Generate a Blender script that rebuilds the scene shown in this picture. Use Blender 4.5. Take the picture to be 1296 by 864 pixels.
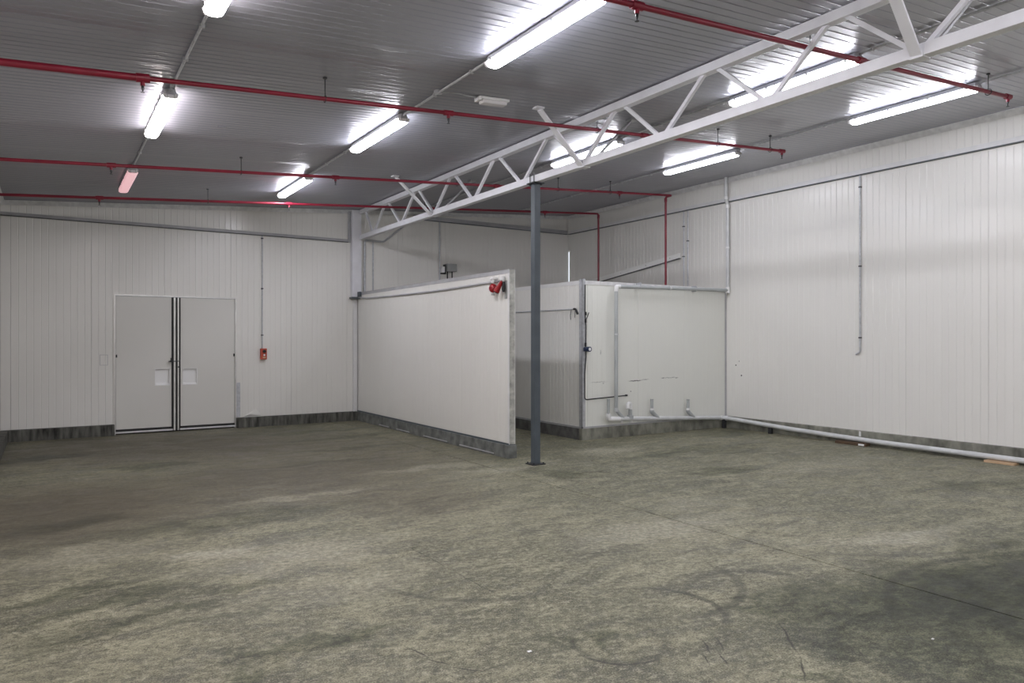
import bpy, bmesh, math, random
from mathutils import Vector, Matrix, Quaternion
random.seed(7)
for o in list(bpy.data.objects): bpy.data.objects.remove(o, do_unlink=True)
S = bpy.context.scene
C = S.collection

# ------------------------------------------------------------------ camera
YAW = math.radians(32.954)
cam_d = bpy.data.cameras.new('camera'); cam_d.sensor_width = 36.0; cam_d.lens = 36.0*907.0/1296.0
cam_d.clip_start = 0.05
cam = bpy.data.objects.new('camera', cam_d); C.objects.link(cam)
cam.location = (0, 0, 1.6); cam.rotation_euler = (math.radians(90), 0, -YAW)
S.camera = cam
# ------------------------------------------------------------------ world (overcast daylight outside the shed)
w = bpy.data.worlds.new('world'); S.world = w; w.use_nodes = True
w.node_tree.nodes['Background'].inputs[0].default_value = (0.86, 0.93, 1.0, 1)
w.node_tree.nodes['Background'].inputs[1].default_value = 1.1
# ------------------------------------------------------------------ exposure
S.view_settings.view_transform = 'Standard'; S.view_settings.look = 'None'
S.view_settings.gamma = 1.0; S.view_settings.use_curve_mapping = False
S.view_settings.exposure = 0.0
LAMP = 49.0                                   # strength of a lit diffuser
LAMP_COOL = (0.915, 0.915, 1.0)
LAMP_WARM = (1.0, 0.92, 0.925)

# ------------------------------------------------------------------ helpers
def ceil(x): return 3.893 + 0.072*x
SL = math.atan(0.072)
XL, XR, YB, YF = -0.63, 10.71, 13.98, -7.0
PITCH = 1.115

def wmat(o):
    return o.matrix_basis.copy() if o.parent is None else wmat(o.parent) @ o.matrix_parent_inverse @ o.matrix_basis
def link(o, parent=None):
    C.objects.link(o)
    if parent is not None:
        o.parent = parent
        o.matrix_parent_inverse = wmat(parent).inverted()
    return o
def obj(name, bm, mt, parent=None, smooth=False):
    me = bpy.data.meshes.new(name); bmesh.ops.recalc_face_normals(bm, faces=bm.faces) if smooth != 'raw' else None
    bm.to_mesh(me); bm.free()
    if smooth is True:
        for p in me.polygons: p.use_smooth = True
        try: me.set_sharp_from_angle(angle=math.radians(40))
        except Exception: pass
    me.materials.append(mt)
    return link(bpy.data.objects.new(name, me), parent)
def tag(o, label=None, cat=None, group=None, kind=None):
    if label: o['label'] = label
    if cat: o['category'] = cat
    if group: o['group'] = group
    if kind: o['kind'] = kind
    return o
def empty(name, loc, label, cat, group=None):
    o = bpy.data.objects.new(name, None); o.location = loc; o.empty_display_size = 0.1
    C.objects.link(o); return tag(o, label, cat, group)
def struct(name, bm, mt, smooth=False):
    return tag(obj(name, bm, mt, None, smooth), kind='structure')
def BM(): return bmesh.new()
def box(bm, x0, x1, y0, y1, z0, z1, M=None, bev=0):
    b = bmesh.new()
    bmesh.ops.create_cube(b, size=1)
    for v in b.verts:
        v.co = Vector((x0+(v.co.x+.5)*(x1-x0), y0+(v.co.y+.5)*(y1-y0), z0+(v.co.z+.5)*(z1-z0)))
    if bev: bmesh.ops.bevel(b, geom=list(b.edges), offset=bev, segments=2, affect='EDGES', profile=.6)
    if M is not None: bmesh.ops.transform(b, matrix=M, verts=b.verts)
    me = bpy.data.meshes.new('_t'); b.to_mesh(me); b.free(); bm.from_mesh(me); bpy.data.meshes.remove(me)
    return bm
def prism(bm, pts2, a, b, axis='y'):
    """extrude closed 2D profile between a and b"""
    def mk(p, t):
        return {'y': (p[0], t, p[1]), 'x': (t, p[0], p[1]), 'z': (p[0], p[1], t)}[axis]
    r0 = [bm.verts.new(mk(p, a)) for p in pts2]; r1 = [bm.verts.new(mk(p, b)) for p in pts2]
    n = len(pts2)
    for i in range(n): bm.faces.new((r0[i], r0[(i+1) % n], r1[(i+1) % n], r1[i]))
    bm.faces.new(r0[::-1]); bm.faces.new(r1)
    return bm
def fillet(pts, r, n=5):
    pts = [Vector(p) for p in pts]; out = [pts[0]]
    for i in range(1, len(pts)-1):
        a, b, c = pts[i-1], pts[i], pts[i+1]
        d1 = (a-b); d2 = (c-b)
        rr = min(r, d1.length*.49, d2.length*.49)
        p1 = b+d1.normalized()*rr; p2 = b+d2.normalized()*rr
        for k in range(n+1):
            t = k/n; out.append((1-t)**2*p1 + 2*t*(1-t)*b + t*t*p2)
    out.append(pts[-1]); return out
def tube(bm, pts, r, seg=12, cap=True):
    pts = [Vector(p) for p in pts]
    rad = r if isinstance(r, (list, tuple)) else [r]*len(pts)
    T = []
    for i in range(len(pts)):
        a = pts[max(i-1, 0)]; b = pts[min(i+1, len(pts)-1)]
        T.append((b-a).normalized())
    up = Vector((0, 0, 1)) if abs(T[0].z) < .9 else Vector((1, 0, 0))
    N = T[0].cross(up).normalized(); rings = []
    for i, p in enumerate(pts):
        if i: N = (T[i-1].rotation_difference(T[i]) @ N).normalized()
        B = T[i].cross(N)
        rings.append([bm.verts.new(p+(N*math.cos(2*math.pi*k/seg)+B*math.sin(2*math.pi*k/seg))*rad[i]) for k in range(seg)])
    for a, b in zip(rings, rings[1:]):
        for k in range(seg): bm.faces.new((a[k], a[(k+1) % seg], b[(k+1) % seg], b[k]))
    if cap: bm.faces.new(rings[0][::-1]); bm.faces.new(rings[-1])
    return bm
def rod(bm, p, q, r, seg=12): return tube(bm, [p, q], r, seg)
def bar(bm, p, q, wd, ht, side=(1, 0, 0)):
    """rectangular member from p to q, wd along side, ht across"""
    p, q = Vector(p), Vector(q); t = (q-p).normalized(); s = Vector(side); s = (s-t*s.dot(t)).normalized(); n = t.cross(s)
    r = [[bm.verts.new(c+s*a*wd/2+n*b*ht/2) for a, b in ((-1, -1), (1, -1), (1, 1), (-1, 1))] for c in (p, q)]
    for k in range(4): bm.faces.new((r[0][k], r[0][(k+1) % 4], r[1][(k+1) % 4], r[1][k]))
    bm.faces.new(r[0][::-1]); bm.faces.new(r[1]); return bm

# ------------------------------------------------------------------ materials
def mat(name, col, rough=.5, metal=0, spec=.5, var=0, vscale=6, bump=0, bscale=60, stretch=(1, 1, 1)):
    m = bpy.data.materials.new(name); m.use_nodes = True; nt = m.node_tree; b = nt.nodes['Principled BSDF']
    b.inputs['Base Color'].default_value = (*col, 1); b.inputs['Roughness'].default_value = rough
    b.inputs['Metallic'].default_value = metal; b.inputs['Specular IOR Level'].default_value = spec
    if var or bump:
        geo = nt.nodes.new('ShaderNodeNewGeometry'); mp = nt.nodes.new('ShaderNodeMapping'); mp.inputs['Scale'].default_value = stretch
        nt.links.new(geo.outputs['Position'], mp.inputs['Vector'])
    if var:
        n = nt.nodes.new('ShaderNodeTexNoise'); n.inputs['Scale'].default_value = vscale; n.inputs['Detail'].default_value = 5
        nt.links.new(mp.outputs[0], n.inputs['Vector'])
        r = nt.nodes.new('ShaderNodeMapRange'); r.inputs['From Min'].default_value = .3; r.inputs['From Max'].default_value = .7
        r.inputs['To Min'].default_value = 1-var; r.inputs['To Max'].default_value = 1+var
        nt.links.new(n.outputs['Fac'], r.inputs['Value'])
        mx = nt.nodes.new('ShaderNodeVectorMath'); mx.operation = 'SCALE'; mx.inputs[0].default_value = col
        nt.links.new(r.outputs[0], mx.inputs['Scale']); nt.links.new(mx.outputs[0], b.inputs['Base Color'])
    if bump:
        n2 = nt.nodes.new('ShaderNodeTexNoise'); n2.inputs['Scale'].default_value = bscale; n2.inputs['Detail'].default_value = 4
        nt.links.new(mp.outputs[0], n2.inputs['Vector'])
        bp = nt.nodes.new('ShaderNodeBump'); bp.inputs['Strength'].default_value = bump; bp.inputs['Distance'].default_value = .01
        nt.links.new(n2.outputs['Fac'], bp.inputs['Height']); nt.links.new(bp.outputs[0], b.inputs['Normal'])
    return m
def emis(name, col, s):
    m = mat(name, (.9, .9, .9), .3); b = m.node_tree.nodes['Principled BSDF']
    b.inputs['Emission Color'].default_value = (*col, 1); b.inputs['Emission Strength'].default_value = s; return m

class NT:
    """small helper to chain math nodes"""
    def __init__(s, m): s.nt = m.node_tree; s.b = s.nt.nodes['Principled BSDF']
    def n(s, t, **k):
        x = s.nt.nodes.new(t)
        for a, v in k.items(): setattr(x, a, v)
        return x
    def put(s, v, sock):
        if isinstance(v, (int, float, tuple)): sock.default_value = v
        else: s.nt.links.new(v, sock)
    def math(s, op, a, b=0., clamp=False):
        x = s.n('ShaderNodeMath', operation=op, use_clamp=clamp); s.put(a, x.inputs[0]); s.put(b, x.inputs[1]); return x.outputs[0]
    def vmath(s, op, a, b=(0, 0, 0)):
        x = s.n('ShaderNodeVectorMath', operation=op); s.put(a, x.inputs[0])
        if op == 'SCALE': s.put(b, x.inputs['Scale'])
        else: s.put(b, x.inputs[1])
        return x.outputs['Value'] if op in ('LENGTH', 'DISTANCE', 'DOT_PRODUCT') else x.outputs[0]
    def rng(s, v, a, b, c=0., d=1.):
        x = s.n('ShaderNodeMapRange'); x.interpolation_type = 'SMOOTHSTEP'; s.put(v, x.inputs['Value'])
        for k, q in zip(('From Min', 'From Max', 'To Min', 'To Max'), (a, b, c, d)): x.inputs[k].default_value = q
        return x.outputs[0]
    def mapping(s, v, loc=(0, 0, 0), rot=(0, 0, 0), sc=(1, 1, 1)):
        x = s.n('ShaderNodeMapping'); s.put(v, x.inputs['Vector']); x.inputs['Location'].default_value = loc
        x.inputs['Rotation'].default_value = rot; x.inputs['Scale'].default_value = sc; return x.outputs[0]
    def noise(s, v, sc, det=5, rough=.6, dist=0):
        x = s.n('ShaderNodeTexNoise'); s.put(v, x.inputs['Vector']); x.inputs['Scale'].default_value = sc
        x.inputs['Detail'].default_value = det; x.inputs['Roughness'].default_value = rough; x.inputs['Distortion'].default_value = dist
        return x
    def mix(s, f, a, b, mode='MIX'):
        x = s.n('ShaderNodeMix', data_type='RGBA', blend_type=mode); s.put(f, x.inputs[0])
        s.put(a if not isinstance(a, tuple) else (*a, 1)[:4], x.inputs[6]); s.put(b if not isinstance(b, tuple) else (*b, 1)[:4], x.inputs[7])
        return x.outputs[2]
    def blob(s, vec, cx, cy, rx, ry, ang=0, soft=.6):
        """mask = 1 inside an ellipse lying on the floor plane, soft edge"""
        p = s.vmath('SUBTRACT', vec, (cx, cy, 0.))
        p = s.mapping(p, rot=(0, 0, -math.radians(ang)))
        p = s.vmath('MULTIPLY', p, (1/rx, 1/ry, 0.))
        return s.rng(s.vmath('LENGTH', p), 1.+soft*.5, 1.-soft, 0., 1.)

# -- concrete floor with stains, scuffs, polish streaks
m_floor = mat('stained_concrete', (.2, .2, .16), .6); N = NT(m_floor)
pos = N.n('ShaderNodeNewGeometry').outputs['Position']
dn = N.noise(pos, 1.3, 4, .6); dn2 = N.noise(pos, 9, 4, .65)
warp = N.vmath('ADD', pos, N.vmath('SCALE', N.vmath('SUBTRACT', dn.outputs['Color'], (.5, .5, .5)), 1.1))
warp = N.vmath('ADD', warp, N.vmath('SCALE', N.vmath('SUBTRACT', dn2.outputs['Color'], (.5, .5, .5)), .28))
wsm = N.vmath('ADD', pos, N.vmath('SCALE', N.vmath('SUBTRACT', dn2.outputs['Color'], (.5, .5, .5)), .04))
big = N.noise(warp, .42, 5, .6).outputs['Fac']
mid = N.noise(N.mapping(warp, rot=(0, 0, math.radians(8)), sc=(1, 2.2, 1)), 1.5, 8, .68).outputs['Fac']
strk = N.noise(N.mapping(pos, rot=(0, 0, math.radians(12)), sc=(1, 2.0, 1)), 3.4, 10, .74, .5).outputs['Fac']
fine = N.noise(N.mapping(pos, rot=(0, 0, math.radians(20)), sc=(1, 1.2, 1)), 22, 9, .78).outputs['Fac']
spk = N.noise(pos, 110, 4, .7).outputs['Fac']
c = N.mix(N.rng(big, .36, .64), (.178, .178, .126), (.250, .243, .178))
c = N.mix(N.math('MULTIPLY', N.rng(mid, .50, .62), .55), c, (.330, .320, .240))
c = N.mix(N.math('MULTIPLY', N.rng(mid, .49, .38), .55), c, (.108, .108, .082))
c = N.mix(N.math('MULTIPLY', N.rng(strk, .51, .60), .42), c, (.40, .39, .295))
c = N.mix(N.math('MULTIPLY', N.rng(strk, .49, .40), .50), c, (.095, .093, .073))
c = N.mix(N.math('MULTIPLY', N.rng(fine, .51, .60), .5), c, (.46, .445, .36))
c = N.mix(N.math('MULTIPLY', N.rng(fine, .49, .40), .55), c, (.07, .07, .055))
c = N.mix(N.math('MULTIPLY', N.rng(spk, .53, .62), .45), c, (.50, .49, .39)); c = N.mix(N.math('MULTIPLY', N.rng(spk, .47, .37), .6), c, (.05, .05, .038))
# red-brown rubbed zone toward the door, drawn by big soft patches
for (cx, cy, rx, ry, ang, f) in [(1.4, 8.2, 2.8, 1.5, 0, .80), (3.2, 10.0, 2.0, 2.6, 0, .75), (1.2, 12.2, 2.6, 1.9, 0, .95), (0.0, 7.9, 1.1, 1.9, 0, .8), (3.1, 6.6, 1.0, .8, 0, .6)]:
    c = N.mix(N.math('MULTIPLY', N.blob(warp, cx, cy, rx, ry, ang, .7), f), c, N.mix(.62, c, (.098, .082, .060)))
brk = N.rng(N.math('ADD', N.math('MULTIPLY', strk, .5), N.math('MULTIPLY', mid, .5)), .60, .42, .60, 1.)
# dark greasy patches  (x, y, rx, ry, angle, strength)
for (cx, cy, rx, ry, ang, f) in [
        (1.2, 10.2, .55, .28, 0, .6), (.05, 11.7, .7, .3, 0, .7), (1.3, 6.75, 1.3, .28, 3, .45), (.2, 7.4, .5, .25, 0, .5),
        (.55, 5.05, .26, .2, 20, .5), (.69, 4.62, .22, .12, 0, .6), (.44, 4.5, .18, .1, 10, .55), (.74, 3.60, .16, .12, 20, .85), (.95, 3.82, .26, .07, 10, .6),
        (1.34, 3.80, .40, .12, 12, .75), (.30, 4.9, .3, .12, 0, .6), (.15, 5.3, .35, .1, 5, .6), (1.0, 4.9, .4, .08, 8, .5), (.95, 4.35, .3, .07, 10, .5), (1.55, 3.62, .22, .06, 8, .35), (0.02, 4.5, .3, .2, 0, .4),
        (3.62, 2.86, .2, .09, -20, .65), (2.62, 2.93, .14, .17, 30, .65), (2.50, 2.86, .10, .06, 10, .55), (2.3, 3.12, .12, .05, -40, .5),
        (4.6, 2.35, 1.3, .45, -12, .72), (4.1, 1.75, 1.1, .5, 0, .65), (5.6, 2.2, 1.2, .6, 0, .5), (3.55, 2.25, .28, .12, 0, .5), (3.0, 2.1, .12, .07, 0, .7), (6.6, 2.3, 1.2, .5, 0, .45),
        (7.05, 6.05, .65, .28, -20, .6), (5.25, 6.9, .33, .25, 0, .6), (8.5, 7.3, .8, .5, 0, .4), (8.6, 3.8, .9, .3, -15, .45), (9.9, 8.5, .6, .4, 0, .5),
        (7.4, 7.5, .9, .22, 10, .5), (3.0, 9.3, .9, .16, 0, .35), (3.9, 10.3, 1.2, .12, 0, .4), (4.1, 11.6, 1.1, .14, 0, .45), (4.3, 12.6, 1.0, .12, 0, .4), (3.4, 12.9, 1.6, .5, 0, .35)]:
    c = N.mix(N.math('MULTIPLY', N.math('MULTIPLY', N.blob(warp, cx, cy, rx, ry, ang, .7), brk), min(1, f*1.25)), c, N.mix(1.0, c, (.36, .40, .32), 'MULTIPLY'))
# pale worn patches; the one by the cold room corner is painted-in floor sheen
for (cx, cy, rx, ry, ang, f) in [
        (.95, 5.78, .34, .22, 0, .75), (1.6, 5.4, .8, .4, 10, .5), (.2, 6.2, .6, .3, 0, .4), (4.4, 4.45, .9, .3, -5, .5), (5.9, 3.2, .9, .2, -15, .55),
        (6.9, 8.1, .7, .25, 10, .6), (8.7, 5.6, 1.2, .4, 0, .3), (5.0, 7.6, .9, .18, 0, .45), (4.0, 8.2, .8, .2, 0, .4), (5.4, 5.0, .5, .3, 0, .25), (1.5, 4.6, .8, .3, 10, .3), (2.2, 7.4, .9, .12, 0, .4)]:
    msk = N.math('MULTIPLY', N.blob(warp, cx, cy, rx, ry, ang, .7), f)
    c = N.mix(msk, c, N.mix(N.rng(fine, .38, .6), (.27, .26, .21), (.46, .445, .37)))
# tyre turning rings and rub arcs
def ring(cx, cy, r, wd, f, cut=None):
    global c
    d = N.vmath('DISTANCE', N.vmath('MULTIPLY', wsm, (1., 1., 0.)), (cx, cy, 0.))
    m_ = N.math('MULTIPLY', N.rng(N.math('ABSOLUTE', N.math('SUBTRACT', d, r)), wd, wd*.25), N.rng(mid, .30, .42))
    if cut:
        m_ = N.math('MULTIPLY', m_, N.blob(pos, *cut))
    c = N.mix(N.math('MULTIPLY', m_, f), c, (.055, .055, .045))
ring(2.56, 2.90, .275, .014, .75, (2.45, 2.75, .35, .2, 45, .3)); ring(2.56, 2.90, .25, .03, .3)
ring(3.0, 3.1, .42, .035, .5, (3.2, 3.1, .4, .4, 0, .4)); ring(3.3, 3.6, .7, .05, .45, (3.5, 3.2, .7, .4, 0, .4)); ring(3.8, 2.9, .5, .05, .45, (3.9, 3.2, .5, .3, 0, .4))
ring(2.7, 4.6, .9, .05, .35, (2.3, 4.0, .6, .6, 0, .4)); ring(5.2, 1.2, 1.5, .06, .45, (4.8, 2.6, 1.0, .4, 0, .4)); ring(6.5, 4.8, 2.2, .06, .3, (5.8, 3.0, 1.4, .6, 0, .4))
# cracks
for (cx, cy, rx, ry, ang) in [(1.60, 3.36, .10, .006, -75), (1.64, 3.20, .08, .006, -60), (1.72, 3.05, .10, .006, -50), (2.90, 2.60, .09, .006, 55), (2.985, 2.58, .09, .006, 55),
        (3.36, 2.44, .22, .007, 50), (3.09, 2.16, .14, .007, 42), (2.37, 4.85, .4, .004, -89), (2.38, 4.1, .3, .004, -89), (2.86, 2.45, .08, .006, 62), (2.78, 2.5, .08, .005, 62)]:
    c = N.mix(N.math('MULTIPLY', N.blob(N.vmath('ADD', pos, N.vmath('SCALE', N.vmath('SUBTRACT', dn2.outputs['Color'], (.5, .5, .5)), .05)), cx, cy, rx, ry, ang, .6), .75), c, (.035, .033, .026))
c = N.mix(N.math('MULTIPLY', N.blob(warp, 4.75, 2.15, 1.5, .62, -14, .8), .8), c, N.mix(1.0, c, (.50, .53, .48), 'MULTIPLY'))
gm = N.n('ShaderNodeGamma'); N.put(N.vmath('SCALE', c, 5.0), gm.inputs[0]); gm.inputs[1].default_value = 1.3
c = N.vmath('MULTIPLY', gm.outputs[0], (.150, .1485, .146))
N.put(c, N.b.inputs['Base Color'])
N.put(N.rng(mid, .3, .7, .42, .66), N.b.inputs['Roughness']); N.b.inputs['Specular IOR Level'].default_value = .38
bp = N.n('ShaderNodeBump'); bp.inputs['Strength'].default_value = .35; bp.inputs['Distance'].default_value = .006
N.put(N.math('ADD', fine, N.math('MULTIPLY', strk, .8)), bp.inputs['Height']); N.put(bp.outputs[0], N.b.inputs['Normal'])

m_curb = mat('curb_concrete', (.20, .20, .165), .8, var=.5, vscale=7, bump=.5, bscale=40, stretch=(1, 1, .5))
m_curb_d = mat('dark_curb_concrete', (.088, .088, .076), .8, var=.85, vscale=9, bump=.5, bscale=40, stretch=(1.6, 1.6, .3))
m_back = mat('joint_shadow_gap', (.42, .42, .40), .8)
WCOL = (.770, .760, .716)
def panel_mat(name, col, rough, marks=(), dirt=.12):
    m = mat(name, col, rough); n = NT(m)
    p = n.n('ShaderNodeNewGeometry').outputs['Position']
    a = n.noise(p, .55, 4, .6).outputs['Fac']; b_ = n.noise(n.mapping(p, sc=(4, 4, .7)), 2.0, 7, .7).outputs['Fac']
    cc = n.mix(n.rng(a, .3, .7), tuple(k*.975 for k in col), col)
    cc = n.mix(n.math('MULTIPLY', n.rng(b_, .55, .78), dirt), cc, tuple(k*f for k, f in zip(col, (.78, .76, .68))))
    wz = n.vmath('ADD', p, n.vmath('SCALE', n.vmath('SUBTRACT', n.noise(p, 22, 4, .7).outputs['Color'], (.5, .5, .5)), .05))
    for (x, y, z, rx, rz, f) in marks:
        q = n.vmath('MULTIPLY', n.vmath('SUBTRACT', wz, (x, y, z)), (1/rx, 1/rx, 1/rz))
        cc = n.mix(n.math('MULTIPLY', n.rng(n.vmath('LENGTH', q), 1.2, .5), f), cc, (.05, .05, .045))
    n.put(cc, n.b.inputs['Base Color'])
    n.b.inputs['Roughness'].default_value = rough
    return m
m_wall = panel_mat('white_sandwich_panel', WCOL, .36)
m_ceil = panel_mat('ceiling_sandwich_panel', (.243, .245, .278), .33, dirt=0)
for m_, w_, r_ in ((m_ceil, .5, .14), (m_wall, .30, .16)):
    b_ = m_.node_tree.nodes['Principled BSDF']; b_.inputs['Coat Weight'].default_value = w_; b_.inputs['Coat Roughness'].default_value = r_
m_cold = panel_mat('worn_cold_room_panel', (.775, .782, .725), .42, dirt=.15, marks=[
    (8.43, 9.13, .93, .17, .010, .9), (8.66, 9.13, .945, .10, .006, .7), (9.08, 9.13, .96, .04, .012, .6), (9.25, 9.13, .96, .22, .006, .6), (9.42, 9.13, .955, .04, .01, .5),
    (7.62, 9.13, .93, .2, .006, .5), (7.72, 9.13, .91, .02, .01, .5), (7.66, 9.13, 1.42, .012, .05, .5), (8.33, 9.13, .75, .013, .013, .95)])
m_door = panel_mat('grey_white_door_skin', (.70, .69, .645), .42)
m_trim = mat('white_flashing', (.70, .70, .69), .35, var=.05)
m_bright = mat('zinc_flashing', (.74, .74, .74), .3, metal=.35, var=.12, vscale=12)
m_frame = mat('aluminium_door_frame', (.72, .71, .68), .3, metal=.5, var=.1)
m_edge = mat('scuffed_panel_end', (.45, .45, .41), .5, metal=.2, var=.35, vscale=14)
m_rubber = mat('black_rubber', (.012, .012, .012), .6)
m_truss = mat('white_painted_steel', (.74, .74, .77), .38, var=.05)
m_col = mat('blue_grey_painted_steel', (.072, .088, .102), .42, var=.12)
m_dark = mat('dark_steel', (.04, .042, .045), .45, metal=.4)
m_red = mat('red_pipe_paint', (.21, .008, .026), .38, var=.15)
m_redg = mat('red_alarm_plastic', (.30, .010, .014), .28)
m_orange = mat('orange_red_plastic', (.50, .07, .035), .4)
m_galv = mat('galvanised_conduit', (.50, .51, .53), .38, metal=.3, var=.15, vscale=20)
m_rail = mat('grey_wall_rail', (.40, .40, .41), .42, var=.1)
m_pvc = mat('grey_white_plastic_pipe', (.60, .61, .61), .30, var=.10, vscale=5)
m_pvcd = mat('grey_plastic_pipe', (.40, .42, .42), .32, var=.10, vscale=5)
m_pvcw = mat('white_plastic_fitting', (.78, .78, .77), .3)
m_wood = mat('pale_timber', (.52, .36, .22), .7, var=.25, vscale=8, stretch=(6, 1, 6))
m_woodd = mat('dark_timber', (.09, .055, .03), .75, var=.3, vscale=8, stretch=(6, 1, 6))
m_house = mat('grey_light_housing', (.42, .42, .44), .45)
m_clip = mat('stainless_clip', (.5, .5, .5), .3, metal=.8)
m_clear = mat('clouded_plastic', (.80, .78, .79), .25)
m_grey = mat('grey_plastic_box', (.34, .35, .34), .45)
m_white = mat('white_plastic', (.84, .84, .83), .4)
m_blue = mat('navy_plastic', (.02, .035, .08), .35)
m_cool = emis('lit_diffuser_cool', LAMP_COOL, LAMP*1.22)
m_cool3 = emis('lit_diffuser_cool_row3', LAMP_COOL, LAMP*.92)  # centre-right row, strength set lower to balance brightness across the walls
m_cool4 = emis('lit_diffuser_cool_row4', LAMP_COOL, LAMP*.74)  # rightmost row, set lowest to keep the right wall from overexposing
m_warm = emis('lit_diffuser_pinkish', LAMP_WARM, LAMP*1.18)
m_dim = emis('dim_pink_diffuser', (1.0, .50, .55), .62)

# ------------------------------------------------------------------ ribbed panels
def ribbed(O, U, V, Nn, u0, u1, zb, zt, pitch=.1014, gw=.018, gd=.0042, cuts=()):
    """sheet with V-grooves: runs u0..u1 along U, zb(u)..zt(u) along V, facing Nn"""
    O, U, V, Nn = map(Vector, (O, U, V, Nn)); g = .0012
    prof = [(u0+g, -.008), (u0+g+.0008, -.002), (u0+g+.004, 0), (u0+g+.008, 0)]
    n = max(1, int(round((u1-u0)/pitch)))
    for i in range(1, n):
        cu = u0+(u1-u0)*i/n
        prof += [(cu+gw*q/8, -gd*.5*(1+math.cos(math.pi*q/4))) for q in (-4.4, -4, -3, -2, -1, 0, 1, 2, 3, 4, 4.4) if abs(q) <= 4] + [(cu-gw*.58, 0), (cu+gw*.58, 0)]
    prof += [(u1-g-.008, 0), (u1-g-.004, 0), (u1-g-.0008, -.002), (u1-g, -.008)]
    for cv in cuts:
        if u0 < cv < u1:
            prof = [p for p in prof if abs(p[0]-cv) > .001] + [(cv-.0005, 0), (cv+.0005, 0)]
    prof.sort(key=lambda p: p[0])
    bm = BM(); prev = None
    for k in range(len(prof)-1):
        (a, da), (b, db) = prof[k], prof[k+1]
        um = (a+b)/2; z0a, z1a, z0b, z1b = zb(um), zt(a), zb(um), zt(b)
        if z1a-z0a < .01: continue
        vs = [bm.verts.new(O+U*a+V*z0a+Nn*da), bm.verts.new(O+U*b+V*z0b+Nn*db), bm.verts.new(O+U*b+V*z1b+Nn*db), bm.verts.new(O+U*a+V*z1a+Nn*da)]
        f = bm.faces.new(vs)
        f.normal_update()
        if f.normal.dot(Nn) < 0: f.normal_flip()
    bmesh.ops.remove_doubles(bm, verts=bm.verts, dist=.00005)
    for f in bm.faces: f.smooth = True
    return bm
def seams(start, lo, hi, p=PITCH):
    k = math.floor((lo-start)/p); e = []
    while start+k*p < hi:
        a = max(lo, start+k*p); b = min(hi, start+(k+1)*p)
        if b-a > .03: e.append((a, b))
        k += 1
    return e

# ------------------------------------------------------------------ floor
fl = struct('floor', box(BM(), XL-.1, XR+.1, YF-.1, YB+.1, -.20, -.03), mat('dark_joint', (.02, .02, .015), .9))
for (a, b) in ((XL-.1, 4.713), (4.725, XR+.1)):
    bm = BM(); box(bm, a, b, YF-.1, YB+.1, -.029, 0); obj('floor_slab', bm, m_floor, fl)

# ------------------------------------------------------------------ ceiling
bm = BM()
prism(bm, [(XL-.15, ceil(XL-.15)+.014), (XR+.15, ceil(XR+.15)+.014), (XR+.15, ceil(XR+.15)+.16), (XL-.15, ceil(XL-.15)+.16)], YF-.15, YB+.15, 'y')
ce = struct('ceiling', bm, m_back)
cd = Vector((math.cos(SL), 0, math.sin(SL))); cn = Vector((math.sin(SL), 0, -math.cos(SL)))
L = (XR-XL)/math.cos(SL)
mesh0 = None
for (a, b) in seams(9.03, YF, YB):
    if b-a > PITCH-.001 and mesh0:
        o = link(bpy.data.objects.new('ceiling_panel', mesh0), ce); o.location.y = a-a0
        continue
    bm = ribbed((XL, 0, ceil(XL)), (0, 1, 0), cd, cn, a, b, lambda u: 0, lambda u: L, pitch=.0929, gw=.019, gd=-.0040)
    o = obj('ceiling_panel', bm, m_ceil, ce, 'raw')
    if b-a > PITCH-.001: mesh0 = o.data; a0 = a
cove = BM()
prism(cove, [(XL, YB), ], 0, 0) if False else None

# ------------------------------------------------------------------ walls
DX0, DX1, DZ = .972, 2.930, 2.395
bm = BM()
for (x0, x1, z0) in ((XL-.1, DX0, 0), (DX0, DX1, DZ), (DX1, XR+.012, 0)):
    prism(bm, [(x0, z0), (x1, z0), (x1, ceil(x1)+.1), (x0, ceil(x0)+.1)], YB+.012, YB+.10, 'y')
wb = struct('wall_back', bm, m_back)
for (a, b) in seams(.62, XL, XR):
    obj('wall_panel', ribbed((0, YB, 0), (1, 0, 0), (0, 0, 1), (0, -1, 0), a, b, lambda u: DZ if DX0 < u < DX1 else .16, lambda u: ceil(u)+.01, cuts=(DX0, DX1)), m_wall, wb, 'raw')
bm = BM()
GY = YB-.040
box(bm, XR+.012, XR+.06, YF-.1, GY, -.05, 4.8); box(bm, XR+.012, XR+.06, GY, YB+.1, -.05, 2.6); box(bm, XR+.012, XR+.06, GY, YB+.1, 3.80, 4.8)
wr = struct('wall_right', bm, m_back)
mesh1 = None
for (a, b) in seams(5.755, YF, GY):
    if mesh1 and b-a > PITCH-.001:
        o = link(bpy.data.objects.new('wall_panel', mesh1), wr); o.location.y = a-a1; continue
    o = obj('wall_panel', ribbed((XR, 0, 0), (0, 1, 0), (0, 0, 1), (-1, 0, 0), a, b, lambda u: .16, lambda u: ceil(XR)+.01), m_wall, wr, 'raw')
    if b-a > PITCH-.001: mesh1 = o.data; a1 = a
bm = BM(); box(bm, XR-.004, XR+.012, GY-.004, YB+.002, .16, 2.6); box(bm, XR-.004, XR+.012, GY-.004, YB+.002, 3.80, 4.7)
obj('corner_flashing', bm, m_wall, wr)
for (y, z, r) in [(8.888, 1.161, .013), (8.816, 1.236, .008), (8.762, .975, .014)]:
    bm = BM(); rod(bm, (XR-.004, y, z), (XR+.01, y, z), r, 10); obj('screw_hole', bm, m_rubber, wr)
wl = struct('wall_left', box(BM(), XL-.10, XL-.012, YF-.1, YB+.1, -.05, 3.95), m_back)
mesh2 = None
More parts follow.
